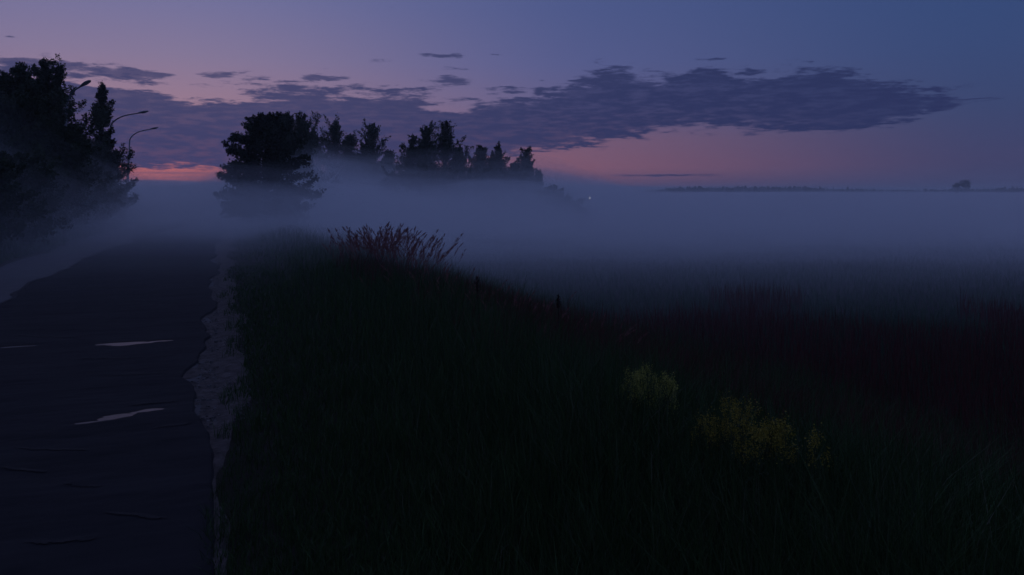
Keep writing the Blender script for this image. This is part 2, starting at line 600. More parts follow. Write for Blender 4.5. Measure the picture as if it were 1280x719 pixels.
# shadow of the overlay's step, painted as a dark ragged strip along the joint
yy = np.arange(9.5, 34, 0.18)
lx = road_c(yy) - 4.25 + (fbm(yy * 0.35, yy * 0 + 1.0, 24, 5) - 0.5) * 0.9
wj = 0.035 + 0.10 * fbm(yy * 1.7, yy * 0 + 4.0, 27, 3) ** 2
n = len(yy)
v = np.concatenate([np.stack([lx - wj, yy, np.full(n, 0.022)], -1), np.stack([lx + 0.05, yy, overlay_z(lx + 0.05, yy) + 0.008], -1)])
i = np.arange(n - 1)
mb = MB(); mb.add(v, np.stack([i, i + n, i + 1 + n, i + 1], -1)); mb.build('joint_shade', M['tar'], road, False)

# dusty gravel shoulder along the right edge
ay = np.arange(2, 60, 0.15)
as_ = np.linspace(0, 1, 16)
Sg, Yg, q = grid(as_, ay)
wob = (fbm(Yg * 0.5, Yg * 0 + 8.0, 41, 6) - 0.5)
L_ = road_c(Yg) - 0.45
R_ = road_c(Yg) + 0.16 + 0.24 * sstep(Yg, 6.5, 11) + wob * (0.3 + 0.7 * sstep(Yg, 6.5, 11))
Xg = L_ + (R_ - L_) * Sg
Zg = np.maximum(terrain(Xg, Yg), -0.01) + 0.012 + (fbm(Xg * 5, Yg * 5, 42, 3) - 0.5) * 0.03 - 0.10 * np.clip((Sg - 0.9) / 0.1, 0, 1)
tag(obj('dirt_shoulder', mesh_np('dirt_shoulder', np.stack([Xg, Yg, Zg], -1).reshape(-1, 3), q, smooth_shade=True), M['dust']), kind='structure')

cube = np.array([[-1, -1, -1], [1, -1, -1], [1, 1, -1], [-1, 1, -1], [-.7, -.7, 1], [.7, -.7, 1], [.7, .7, 1], [-.7, .7, 1]], float)
cq = np.array([[0, 1, 5, 4], [1, 2, 6, 5], [2, 3, 7, 6], [3, 0, 4, 7], [4, 5, 6, 7], [3, 2, 1, 0]])


def gravel(name, n, xs, ys, smin, smax):
    gx = xs(n); gy = ys(n)
    x = gx + road_c(gy)
    s = smin + (smax - smin) * rng.random(n) ** 3
    z = np.maximum(terrain(x, gy), 0.0) + s * 0.25
    v = cube[None] * (s[:, None, None] * (0.6 + 0.6 * rng.random((n, 8, 3))))
    a = rng.random(n) * 6.28
    ca, sa = np.cos(a)[:, None], np.sin(a)[:, None]
    vx = v[..., 0] * ca - v[..., 1] * sa; vy = v[..., 0] * sa + v[..., 1] * ca
    v = np.stack([vx + x[:, None], vy + gy[:, None], v[..., 2] * 0.6 + z[:, None]], -1).reshape(-1, 3)
    q = (cq[None] + np.arange(n)[:, None, None] * 8).reshape(-1, 4)
    return tag(obj(name, mesh_np(name, v, q, np.repeat(rng.random(n), 8)), M['stone']),
               'loose pale gravel crumbling along the road edge', 'gravel', kind='stuff')


gravel('gravel', 7000, lambda n: 0.12 + rng.normal(0, 0.22, n), lambda n: 8.5 + 20 * rng.random(n), 0.003, 0.019)


# ------------------------------------------------------------------ grass
def blades(name, pos, h, w, mat, lean=0.35, tint=None, label=None, cat=None, segs=3, face=None, leanvec=(0, 0)):
    n = len(pos)
    a = rng.random(n) * 2 * math.pi if face is None else face
    ln = np.minimum(np.abs(rng.normal(0, lean, n)), 0.75) * h
    la = rng.random(n) * 2 * math.pi
    ex = np.cos(la) * ln + leanvec[0] * h; ey = np.sin(la) * ln + leanvec[1] * h
    ts = np.linspace(0, 1, segs + 1)
    V = np.empty((n, segs + 1, 2, 3))
    for k, t in enumerate(ts):
        cx = pos[:, 0] + ex * t ** 1.8; cy = pos[:, 1] + ey * t ** 1.8
        cz = pos[:, 2] + h * (t - 0.18 * t ** 3 * (ln / h))
        ww = w * (1 - t ** 1.6) * 0.5 + 0.0006
        for s, sg in ((0, -1), (1, 1)):
            V[:, k, s, 0] = cx + sg * ww * np.cos(a)
            V[:, k, s, 1] = cy + sg * ww * np.sin(a)
            V[:, k, s, 2] = cz
    per = (segs + 1) * 2
    base = np.array([[2 * k, 2 * k + 1, 2 * k + 3, 2 * k + 2] for k in range(segs)])
    q = (base[None] + np.arange(n)[:, None, None] * per).reshape(-1, 4)
    tn = rng.random(n) if tint is None else tint
    me = mesh_np(name, V.reshape(-1, 3), q, np.repeat(tn, per))
    return tag(obj(name, me, mat), label, cat, kind='stuff')


def scatter(n, d0, d1, az0, az1, power, cond):
    """points thinning out with distance; power 1 = density ~1/d"""
    out = []
    tot = 0
    while tot < n:
        m = n * 2
        u = rng.random(m)
        if power == 1:
            d = d0 * (d1 / d0) ** u
        else:
            d = d0 + (d1 - d0) * u ** power
        az = np.radians(az0 + (az1 - az0) * rng.random(m))
        x = d * np.sin(az); y = d * np.cos(az)
        xr = x - road_c(y)
        k = cond(x, y, xr)
        x, y = x[k], y[k]
        out.append(np.stack([x, y], -1)); tot += len(x)
    p = np.concatenate(out)[:n]
    return np.column_stack([p, terrain(p[:, 0], p[:, 1])])


# tall grass of the right-hand verge
p = scatter(125000, 3.0, 70, -6, 78, 1, lambda x, y, r: (r > 0.25 + 0.35 * vnoise(x * 1.3, y * 1.3, 51)) & (r < 9.0))
xr = p[:, 0] - road_c(p[:, 1]); d = np.hypot(p[:, 0], p[:, 1])
h = (0.09 + 0.62 * sstep(xr, 0.5, 3.4)) * (0.45 + 0.75 * rng.random(len(p))) * (0.6 + 0.8 * fbm(p[:, 0] * .7, p[:, 1] * .7, 52, 3))
h = h * (1 - 0.38 * sstep(p[:, 1], 13, 26) * (1 - sstep(xr, 4.5, 6)))
w = np.maximum(0.0055, d * 0.00075) * (0.7 + 0.9 * rng.random(len(p)))
blades('verge_grass', p, h, w, M['grass'], 0.42, None, 'tall dark green grass covering the roadside verge', 'grass')
# short ragged grass creeping over the road edge
p = scatter(26000, 3.0, 26, -8, 40, 1, lambda x, y, r: (r > -0.05 + 0.5 * vnoise(x * 2.3, y * 2.3, 56) * sstep(y, 6, 9)) & (r < 1.6))
d = np.hypot(p[:, 0], p[:, 1])
h = (0.04 + 0.12 * rng.random(len(p))) * (0.5 + fbm(p[:, 0] * 2, p[:, 1] * 2, 57, 2))
blades('edge_grass', p, h, np.maximum(0.005, d * 0.0007), M['grass'], 0.6, rng.random(len(p)) * 0.9, 'short ragged grass creeping over the asphalt edge', 'grass', segs=2)
# feathery seed heads drifting down the bank
p = scatter(5200, 8.0, 24, 8, 60, 1, lambda x, y, r: (r > 3.0) & (r < 7.5) & (vnoise(x * .6, y * .6, 59) > 0.35))
d = np.hypot(p[:, 0], p[:, 1])
h = 0.50 + 0.28 * rng.random(len(p))
blades('seeding_grass', p, h, np.maximum(0.008, d * 0.0009), M['sorrel'], 0.22, None, 'thin reddish seeding grass along the bank', 'grass', leanvec=(0.12, -0.03))
# meadow below the verge
p = scatter(110000, 7.0, 95, 0, 80, 1, lambda x, y, r: (r > 8.0) & (rng.random(len(x)) > 0.15))
d = np.hypot(p[:, 0], p[:, 1])
h = (0.22 + 0.30 * rng.random(len(p))) * (0.6 + 0.8 * fbm(p[:, 0] * .15, p[:, 1] * .15, 53, 3)) * (1 - 0.45 * sstep(d, 18, 40))
w = np.maximum(0.006, d * 0.00085) * (0.7 + 0.9 * rng.random(len(p)))
blades('meadow_grass', p, h, w, M['meadow'], 0.25, None, 'low green meadow grass running out into the mist', 'grass', segs=2)
# red-brown sorrel and seed heads in the near part of the meadow
p = scatter(30000, 7.0, 34, 10, 80, 1, lambda x, y, r: (r > 4.6) & (fbm(x * .12, y * .12, 54, 3) > 0.40) & (np.hypot(x, y) < 15 + 12 * vnoise(x * .2, y * .2, 58)))
h = 0.45 + 0.40 * rng.random(len(p))
d = np.hypot(p[:, 0], p[:, 1])
w = np.maximum(0.010, d * 0.0011) * (0.7 + 0.8 * rng.random(len(p)))
blades('sorrel', p, h, w, M['sorrel'], 0.16, None, 'reddish brown seeding sorrel stalks in the near meadow', 'sorrel', segs=2)
# left verge
p = scatter(45000, 12.0, 90, -34, 2, 1, lambda x, y, r: (r < -6.55 - 0.5 * vnoise(x, y, 55)) & (r > -17))
xr = -(p[:, 0] - road_c(p[:, 1])); d = np.hypot(p[:, 0], p[:, 1])
h = (0.18 + 0.8 * sstep(xr, 6.8, 9.0)) * (0.4 + 0.8 * rng.random(len(p)))
w = np.maximum(0.008, d * 0.0009) * (0.7 + 0.9 * rng.random(len(p)))
blades('roadside_weeds', p, h, w, M['grass'], 0.3, rng.random(len(p)) * 0.8, 'dark weeds and grass along the far road edge', 'grass', segs=2)


# ------------------------------------------------------------------ trees
def unit(v):
    return v / (np.linalg.norm(v) + 1e-9)


def tree(name, loc, H, prof, n_limb, rise, leafn, leaf, label, seed, group=None, base=0.12, lean=(0, 0), mat='leaf',
         droop=0.0, twigs=9, trunk_r=None, twig_len=0.34, spike=True, leader=0.97, squash=1.0, shoots=0, flat=1.0, env=None):
    r = np.random.default_rng(seed)
    root = empty(name, loc)
    tag(root, label, 'bush' if 'bush' in name or 'shrub' in name else 'tree', group)
    trunk = MB()
    tr = trunk_r or H * 0.014
    nt = 9
    wand = np.cumsum(r.normal(0, H * 0.008, (nt, 2)), axis=0)
    zz = np.linspace(-0.25, H * leader, nt)
    tp = np.stack([wand[:, 0] + lean[0] * zz, wand[:, 1] + lean[1] * zz, zz], -1)
    tp[0, :2] = 0
    trunk.tube(tp, np.linspace(tr, tr * 0.12, nt), 7)
    L = []
    T = []
    tops = []
    az = r.random() * 6.28
    def tpt(f):
        k = f * (nt - 1); k0 = min(int(k), nt - 2)
        return tp[k0] * (1 - (k - k0)) + tp[k0 + 1] * (k - k0)

    def limb(st, dirn, Ln, lr, nt_, curl=0.0, tip=0.45):
        ns = 6
        s = np.linspace(0, 1, ns)
        pts = st[None] + dirn[None] * (s * Ln)[:, None]
        pts[:, 2] += (curl - droop) * Ln * s ** 2
        pts += np.cumsum(r.normal(0, Ln * 0.03, (ns, 3)), axis=0) * s[:, None]
        pts[:, 2] = np.maximum(pts[:, 2], 0.15)
        trunk.tube(pts, np.linspace(lr, 0.005, ns), 4, cap=False)
        for j in range(nt_):
            f = 0.18 + 0.80 * (j + r.random()) / nt_
            kk = f * (ns - 1); a0 = min(int(kk), ns - 2)
            bp = pts[a0] * (1 - (kk - a0)) + pts[a0 + 1] * (kk - a0)
            rd = r.normal(0, 0.55, 3); rd[2] *= flat
            td = unit(dirn * 0.75 + rd + np.array([0, 0, (0.30 - droop) * flat]))
            tl = Ln * twig_len * (1.15 - (1.15 - tip) * f) * (0.5 + r.random()) + 0.03 * math.sqrt(H)
            L.append((bp, td, tl))
        L.append((pts[-2], unit(pts[-1] - pts[-2]), np.linalg.norm(pts[-1] - pts[-2]) * 1.3))
        return pts

    for i in range(n_limb):
        t = (i + r.random() * 0.8) / n_limb
        zt = base + (1 - base) * t * 0.94
        st = tpt(zt)
        az += 2.4 + r.normal(0, 0.35)
        rad = prof(t) * H * (0.66 + 0.55 * r.random())
        up_ = min(rise * (0.7 + 0.6 * r.random()) + ((0.35 * t if flat > 0.9 else 0.75 * t * t) if spike else 0), 1.30)
        dirn = unit(np.array([math.cos(az), math.sin(az) * squash, math.tan(up_)]))
        Ln = max(rad / max(math.hypot(dirn[0], dirn[1]), 0.25), 0.03 * H)
        Ln = min(Ln, max(0.03 * H, (H * 0.97 - st[2]) / max(dirn[2], 0.05)))
        if env:
            for _ in range(40):
                tip = st + dirn * Ln
                if math.hypot(tip[0] - tp[0][0], tip[1] - tp[0][1]) <= env(tip[2] / H) * H * (0.72 + 0.5 * r.random()):
                    break
                Ln *= 0.94
        limb(st, dirn, Ln, tr * (1 - zt) * 0.45 + 0.008, twigs)
    for i in range(shoots):
        zt = r.uniform(0.42, 0.72)
        st = tpt(zt)
        a_ = r.random() * 6.28
        topz = H * r.uniform(0.76, 0.96)
        out = prof(min(1, zt)) * H * r.uniform(0.15, 0.45)
        vec = np.array([math.cos(a_) * out, math.sin(a_) * out, topz - st[2]])
        limb(st, unit(vec), np.linalg.norm(vec), tr * 0.35, twigs + 4, 0.0, 0.12)
    for j in range(7):
        f = 0.80 + 0.19 * (j + r.random()) / 7
        L.append((tpt(f), unit(np.array([r.normal(0, .45), r.normal(0, .45), 1.0])), 0.05 * H * (1.25 - f) / 0.35 * (0.5 + r.random())))
    L.append((tpt(0.93), np.array([0, 0, 1.0]), 0.07 * H))
    trunk.build('trunk', M['bark'], root)
    # leaves along every twig
    B = np.array([l[0] for l in L]); D = np.array([l[1] for l in L]); TL = np.array([l[2] for l in L])
    pr = TL / TL.sum()
    idx = r.choice(len(L), leafn, p=pr)
    f = r.random(leafn)
    pos = B[idx] + D[idx] * (TL[idx] * f)[:, None] + r.normal(0, 1, (leafn, 3)) * ((0.03 + TL[idx] * 0.11) * (1.1 - 0.75 * f))[:, None]
    keep = pos[:, 2] > 0.05
    pos = pos[keep]; idx = idx[keep]
    n = len(pos)
    ld = D[idx] * 0.4 + r.normal(0, 0.7, (n, 3)) + np.array([0, 0, -0.15])
    ld /= np.linalg.norm(ld, axis=1)[:, None]
    sd_ = np.cross(ld, r.normal(0, 1, (n, 3)))
    sd_ /= (np.linalg.norm(sd_, axis=1)[:, None] + 1e-9)
    sz = leaf * (0.6 + 0.8 * r.random(n))
    a = pos; c = pos + ld * sz[:, None]
    mid = pos + ld * (sz * 0.45)[:, None]
    b = mid + sd_ * (sz * 0.36)[:, None]; e = mid - sd_ * (sz * 0.36)[:, None]
    V = np.stack([a, b, c, e], 1).reshape(-1, 3)
    q = np.arange(4 * n).reshape(-1, 4)
    clump = r.random(len(L))
    tint = np.repeat(np.clip(clump[idx] * 0.6 + 0.4 * r.random(n), 0, 1), 4)
    tag(obj('crown', mesh_np('crown', V, q, tint), M[mat], root), kind='stuff')
    return root


P_birch = lambda t: 0.21 * (math.sin(math.pi * min(1, 0.20 + t * 0.72)) ** 0.9) * (1 - 0.85 * t ** 1.8) + 0.008
P_narrow = lambda t: 0.15 * (1 - t) ** 0.8 * min(1, 0.5 + 2 * t) + 0.008
P_round = lambda t: 0.40 * math.sqrt(max(0.02, 1 - (1.9 * (t - 0.42)) ** 2))
P_bush = lambda t: 0.52 * math.sqrt(max(0.03, 1 - t ** 2.2))
P_wide = lambda t: P_birch(t) * 1.35
E_birch = lambda z: max(0.02, 0.27 * (1 - max(z, 0) ** 3.2) + 0.015)
P_cone = lambda t: 0.22 * (1 - t) ** 0.8 + 0.015


def gz(px, d):
    p = at(px, d, 0)
    return float(terrain(np.array(p.x), np.array(p.y)))


def plant_tree(name, px, top, d, label, prof=P_birch, limbs=42, rise=0.75, leafn=15000, leaf=0.15, seed=1, group=None, **kw):
    p = at(px, d, 0)
    g = gz(px, d)
    H = EYE + (HORIZON - top) / FPX * d - g
    return tree(name, (p.x, p.y, g), H, prof, limbs, rise, leafn, leaf, label, seed, group, **kw)


GL = 'trees crowding the far side of the road'
plant_tree('birch_tree', 16, 74, 43, 'dark leafy birch with ragged twin tops, deepest in the wood beside the road', prof=P_wide, env=E_birch, seed=11, group=GL, leafn=36000, leaf=0.11, limbs=54, shoots=6)
plant_tree('birch_tree', 60, 69, 45, 'tallest dark birch with a spiky top, next to the hooked lamp head above the wood', prof=P_wide, env=E_birch, seed=12, group=GL, leafn=36000, leaf=0.11, limbs=54, shoots=6)
plant_tree('poplar_tree', 118, 97, 56, 'narrow pointed dark tree standing between two street lamps', lambda t: P_narrow(t) * 0.85, 70, 0.85, 22000, 0.11, 13, GL, twig_len=0.26)
plant_tree('birch_tree', -8, 86, 46, 'dark slender birch half behind the ragged deepest one', prof=P_wide, env=E_birch, seed=19, group=GL, leafn=30000, leaf=0.11, limbs=54, shoots=5)
plant_tree('birch_tree', -38, 80, 40, 'dark broad birch at the outer edge of the roadside wood', seed=14, group=GL, leafn=22000, leaf=0.12, shoots=4)
plant_tree('birch_tree', 36, 112, 39, 'lower dark birch filling the gap between two taller ragged birches', seed=15, group=GL, leafn=30000, leaf=0.11, limbs=54, shoots=6, base=0.05, prof=P_wide)
plant_tree('birch_tree', 80, 158, 39.5, 'lower leafy tree under the hooked street lamp head', seed=16, group=GL, leafn=30000, leaf=0.11, limbs=54, shoots=6, base=0.33, prof=lambda t: P_birch(t) * 1.3)
plant_tree('birch_tree', 108, 172, 53, 'low dark tree under the narrow pointed tree', seed=17, group=GL, leafn=22000, leaf=0.12, shoots=4, base=0.03, prof=lambda t: P_birch(t) * 1.3)
plant_tree('willow_bush', 127, 190, 57, 'rounded leafy bush against the red band of sky', lambda t: P_bush(t) * 0.8, 44, 0.6, 22000, 0.12, 18, GL, base=0.02)
GS = 'undergrowth along the roadside wood'
for k, (px, tp, d, lab) in enumerate([
        (8, 190, 33, 'broad dark bush under the deepest birch of the roadside wood'),
        (45, 185, 38, 'dense dark bush in front of the tallest spiky birch'),
        (84, 205, 44, 'dark bush behind the pale foot of a concrete lamp pole'),
        (112, 215, 49, 'dark bush at the foot of the narrow pointed tree'),
        (-30, 200, 29, 'dark bush at the outer edge of the roadside wood'),
        (137, 234, 60, 'small low bush nearest the clear-standing street lamp')]):
    plant_tree('hazel_bush', px, tp, d, lab, P_bush, 40, 0.6, 18000, 0.12, 30 + k, GS, base=0.02, spike=False)

# the full round tree beside the road
plant_tree('maple_tree', 337, 137, 51, 'big round dark maple with drooping lower boughs beside the road',
           lambda t: 0.45 * (1 - 0.93 * t ** 3.0) ** 0.5 * min(1, 0.9 + 0.8 * t), 98, 0.30, 60000, 0.13, 8,
           base=0.04, mat='leaf_dark', droop=0.10, twigs=15, trunk_r=0.17, spike=True, leader=0.92, twig_len=0.26, flat=0.7,
           env=lambda z: 0.44 * math.sqrt(max(0.001, 1 - ((z - 0.30) / 0.68) ** 2)) if z > 0.30 else 0.44)

GM = 'misty trees beyond the round maple'
MID = [  # px, top, depth, profile, label
    (357, 138, 72, P_narrow, 'thin spiky tree top peeping over the round maple'),
    (376, 139, 76, P_narrow, 'thin spiky tree top just clear of the round maple'),
    (394, 158, 104, P_birch, 'pale hazy tree between the maple and the taller hazy crown'),
    (417, 146, 108, P_birch, 'tall hazy broad tree with a rounded crown in mist'),
    (439, 166, 112, P_narrow, 'small hazy tree between two taller hazy trees'),
    (466, 152, 108, P_narrow, 'hazy tree with a forked pointed top'),
    (452, 178, 104, P_birch, 'low hazy tree left under the forked pointed top'),
    (485, 186, 104, P_birch, 'low hazy tree ending the hazy group before the gap'),
    (512, 166, 88, P_birch, 'dark tree at the edge of the tallest misty clump, facing the gap'),
    (529, 154, 88, P_narrow, 'dark pointed tree in the tallest misty clump'),
    (553, 149, 90, P_birch, 'tallest broad dark tree in the misty clump'),
    (573, 180, 90, P_birch, 'shoulder tree stepping down from the tallest misty clump'),
    (601, 180, 92, P_birch, 'dark pointed tree in the lower misty clump'),
    (625, 178, 92, P_birch, 'dark tree with a doubled top in the lower misty clump'),
    (614, 196, 90, P_birch, 'short dark tree filling the lower misty clump'),
    (642, 200, 90, P_birch, 'short loose tree beside the last pointed tree of the row'),
    (656, 185, 92, P_narrow, 'loose pointed tree at the open end of the misty row'),
    (672, 213, 92, P_birch, 'small rounded tree ending the misty row towards the meadow'),
]
for k, (px, tp, d, pf, lab) in enumerate(MID):
    kw = dict(rise=0.95 if pf is P_narrow else 0.75)
    prof = (lambda t: P_narrow(t) * 1.15) if pf is P_narrow else pf
    plant_tree('misty_tree', px, tp, d, lab, prof, 44, leafn=13000 if d > 100 else 15000, leaf=0.19 if d > 100 else 0.16, seed=60 + k, group=GM, base=0.08, shoots=2 if pf is P_narrow else 5, **kw)
GB = 'bushes half lost in the mist at the end of the tree row'
for k, (px, tp, d, lab) in enumerate([
        (690, 234, 84, 'bush at the foot of the last small rounded tree, half lost in mist'),
        (708, 247, 80, 'fading bush beyond the tree row, higher of the two in the mist'),
        (726, 260, 76, 'lowest bush fading into mist beyond the tree row'),
        (540, 205, 86, 'wide bush under the tallest misty clump'),
        (585, 208, 87, 'wide bush between two misty clumps'),
        (500, 214, 86, 'bush below the gap in the misty row'),
        (640, 216, 88, 'wide bush under the last pointed tree'),
        (430, 198, 100, 'wide hazy bush under the tall rounded hazy tree'),
        (470, 205, 100, 'wide hazy bush under the forked pointed hazy tree'),
        (385, 215, 80, 'hazy bush at the shoulder of the round maple')]):
    plant_tree('misty_bush', px, tp, d, lab, P_bush, 30, 0.6, 8000, 0.19, 100 + k, GB, base=0.02, spike=False, shoots=2)
GE = 'round bushes where the road fades out'
for k, (px, tp, d, lab) in enumerate([
        (195, 237, 165, 'rounded hazy bush beyond the clear-standing lamp where the road fades out'),
        (229, 235, 165, 'higher domed hazy bush where the road fades out'),
        (259, 239, 170, 'low hazy bush between the domed bush and the maple'),
        (172, 240, 170, 'low hazy bush right behind the clear-standing lamp pole'),
        (285, 238, 175, 'low hazy bush behind the drooping maple boughs')]):
    plant_tree('hazy_bush', px, tp, d, lab, lambda t: 0.95 * math.sqrt(max(0.03, 1 - t ** 2.2)), 30, 0.5, 7000, 0.30, 130 + k, GE, base=0.02, spike=False)


# far wood along the horizon: one mass
def far_wood():
    prof = [(300, 236), (560, 237), (690, 241), (740, 240), (800, 239), (836, 236), (850, 234.5), (940, 234), (1000, 233.5), (1040, 236), (1080, 236.5),
            (1110, 238), (1180, 237), (1230, 236.5), (1270, 234.5), (1330, 235), (1480, 236)]
    pxs = np.array([a for a, b in prof]); pys = np.array([b for a, b in prof])
    mb = MB()
    tn = []
    r = np.random.default_rng(99)
    th = np.linspace(0, 2 * math.pi, 7)[:-1]
    for k in range(2400):
        px = r.uniform(300, 1480)
        d = r.uniform(820, 960)
        top = EYE + (HORIZON - np.interp(px, pxs, pys)) / FPX * d + r.normal(0, 0.9) - abs(r.normal(0, 0.8))
        p = at(px, d, 0)
        g = float(terrain(np.array(p.x), np.array(p.y)))
        H = max(3.0, top - g)
        rad = r.uniform(1.8, 3.6)
        spiky = r.random() < 0.45
        lv = np.array([0.02, 0.3, 0.6, 0.85, 1.0])
        rr = np.array([0.8, 1.0, 0.8, 0.45, 0.05]) if not spiky else np.array([0.7, 0.75, 0.5, 0.25, 0.02])
        v = []
        for l, f in zip(lv, rr):
            j = r.uniform(0.7, 1.3, 6)
            v.append(np.stack([p.x + np.cos(th) * rad * f * j, p.y + np.sin(th) * rad * f * j, g + H * (l + r.normal(0, 0.02, 6) * (l < 1))], -1))
        v = np.concatenate(v)
        i = np.arange(4)[:, None] * 6; jn = np.arange(6)[None]
        q = np.stack([i + jn, i + (jn + 1) % 6, i + 6 + (jn + 1) % 6, i + 6 + jn], -1).reshape(-1, 4)
        mb.add(v, q); tn.append(np.full(30, r.random()))
    o = mb.build('far_wood', M['leaf_dark'], None, False, np.concatenate(tn))
    tag(o, 'low dark wood along the far horizon across the meadow', 'wood', kind='stuff')


far_wood()
for px, tp, w, lab in [(1206, 225.5, 0.5, 'larger lone tree standing up over the far horizon wood'),
                       (1196, 229, 0.4, 'small lone tree beside the larger one over the far horizon wood')]:
    plant_tree('distant_tree', px, tp, 980, lab, lambda t: 0.30 * math.sqrt(max(0.03, 1 - (1.7 * (t - 0.45)) ** 2)), 30, 0.6, 5000, 0.9, int(px), 'lone trees on the far horizon', base=0.1, spike=False)


# ------------------------------------------------------------------ street lamps
def street_lamp(px_foot, px_top, d, head_py, label, reach=2.5, tilt_up=0.75, rz=0.0):
    f = at(px_foot, d, 0)
    g = gz(px_foot, d)
    top = at(px_top, d, 0)
    lean = (Vector((top.x, top.y, 0)) - Vector((f.x, f.y, 0)))
    hz = EYE + (HORIZON - head_py) / FPX * d - g            # height of the lamp head
    root = empty('street_lamp', (f.x, f.y, g))
    tag(root, label, 'street lamp', 'street lamps along the road')
    zc = hz - tilt_up - 0.45                                # top of the upright
    zm = zc * 0.80
    L = lambda z: (lean.x * z / hz, lean.y * z / hz, z)
    mb = MB(); mb.tube([L(-0.4), L(zm * .5), L(zm)], [0.135, 0.115, 0.095], 10); mb.build('pole', M['concrete'], root)
    mb = MB(); mb.tube([L(zm - 0.35), L(zm - 0.02), L(zm), L(zc)], [0.115, 0.115, 0.062, 0.056], 10); mb.build('upper_tube', M['steel'], root)
    pts = []
    for i in range(12):
        t = i / 11
        b = 0.62 * (1 - (1 - t) ** 3.0) + 0.38 * t
        pts.append((reach * 0.72 * t ** 1.25, b * (tilt_up * 0.8 + 0.35)))
    ca, sa = math.cos(rz), math.sin(rz)
    base = np.array(L(zc - 0.02))
    ap = np.array([base + np.array([x * ca, x * sa, z]) for x, z in pts])
    mb = MB(); mb.tube(ap, np.linspace(0.052, 0.040, 12), 8); mb.build('arm', M['steel'], root)
    # cobra head
    e = ap[-1]; dv = unit(ap[-1] - ap[-2]); dv = unit(dv + np.array([0, 0, 0.05]))
    sidev = unit(np.cross(dv, [0, 0, 1])); upv = np.cross(sidev, dv)
    Lh = 0.82
    prof = [(-0.06, .035, .035), (0.02, .05, .05), (0.16, .085, .075), (0.34, .13, .10), (0.55, .145, .10), (0.72, .11, .075), (0.80, .05, .04), (0.82, .005, .005)]
    v = []
    ns = 12
    for s, wd, ht in prof:
        for k in range(ns):
            a = 2 * math.pi * k / ns
            sn = math.sin(a)
            v.append(e + dv * s + sidev * wd * math.cos(a) + upv * (ht * sn if sn > 0 else ht * 0.55 * sn))
    n = len(prof)
    i = np.arange(n - 1)[:, None] * ns; j = np.arange(ns)[None]
    qq = np.stack([i + j, i + (j + 1) % ns, i + ns + (j + 1) % ns, i + ns + j], -1).reshape(-1, 4)
    mb = MB(); mb.add(v, qq); hd = mb.build('lamp_head', M['steel'], root)
    mb = MB()
    v = []
    for s, wd, ht in [(0.30, .09, .058), (0.42, .115, .085), (0.55, .11, .085), (0.66, .07, .055)]:
        for k in range(9):
            a = math.pi + math.pi * k / 8
            v.append(e + dv * s + sidev * wd * math.cos(a) + upv * ht * math.sin(a))
    i = np.arange(3)[:, None] * 9; j = np.arange(8)[None]
    qq = np.stack([i + j, i + j + 1, i + 9 + j + 1, i + 9 + j], -1).reshape(-1, 4)
    mb.add(v, qq); mb.build('lens', M['lens'], hd)
    return root


street_lamp(157, 163, 71, 158, 'leaning concrete street lamp standing clear of the trees against the red sky band', 2.3, 0.75, -0.25)
street_lamp(135, 139, 57, 137, 'street lamp rising behind the narrow pointed tree', 2.5, 0.7, -0.25)
street_lamp(78, 84, 41.5, 103, 'street lamp with a pale pole foot and its hooked head over the dark wood', 1.35, 0.85, -0.75)

# a single lit lamp far out over the meadow
mlit = bpy.data.materials.new('lit_lamp'); mlit.use_nodes = True
bs = mlit.node_tree.nodes['Principled BSDF']
bs.inputs['Emission Color'].default_value = (1.0, 0.93, 0.88, 1)
bs.inputs['Emission Strength'].default_value = 1.6
p = at(737, 75, 0); g = gz(737, 75)
zt = EYE + (HORIZON - 247.5) / FPX * 75 - g
root = empty('distant_lamp', (p.x, p.y, g))
tag(root, 'tiny lit lamp shining through the mist over the meadow', 'lamp')
mb = MB(); mb.tube([(0, 0, -0.3), (0, 0, zt - 0.1)], [0.03, 0.02], 8); mb.build('pole', M['steel'], root)
mb = MB(); mb.tube([(0, 0, zt - 0.08), (0, 0, zt - 0.05), (0, 0, zt + 0.05), (0, 0, zt + 0.08)], [0.025, 0.045, 0.045, 0.025], 10); mb.build('lamp_globe', mlit, root)


# ------------------------------------------------------------------ verge plants
def quadcloud(mb, r, c, n, rad, size):
    pos = np.asarray(c) + r.normal(0, 1, (n, 3)) * np.asarray(rad)
    d = r.normal(0, 1, (n, 3)); d /= np.linalg.norm(d, axis=1)[:, None]
    s = np.cross(d, r.normal(0, 1, (n, 3))); s /= np.linalg.norm(s, axis=1)[:, None]
    sz = size * (0.6 + 0.8 * r.random(n))[:, None]
    v = np.stack([pos - d * sz, pos + s * sz * 0.7, pos + d * sz, pos - s * sz * 0.7], 1).reshape(-1, 3)
    mb.add(v, np.arange(4 * n).reshape(-1, 4))


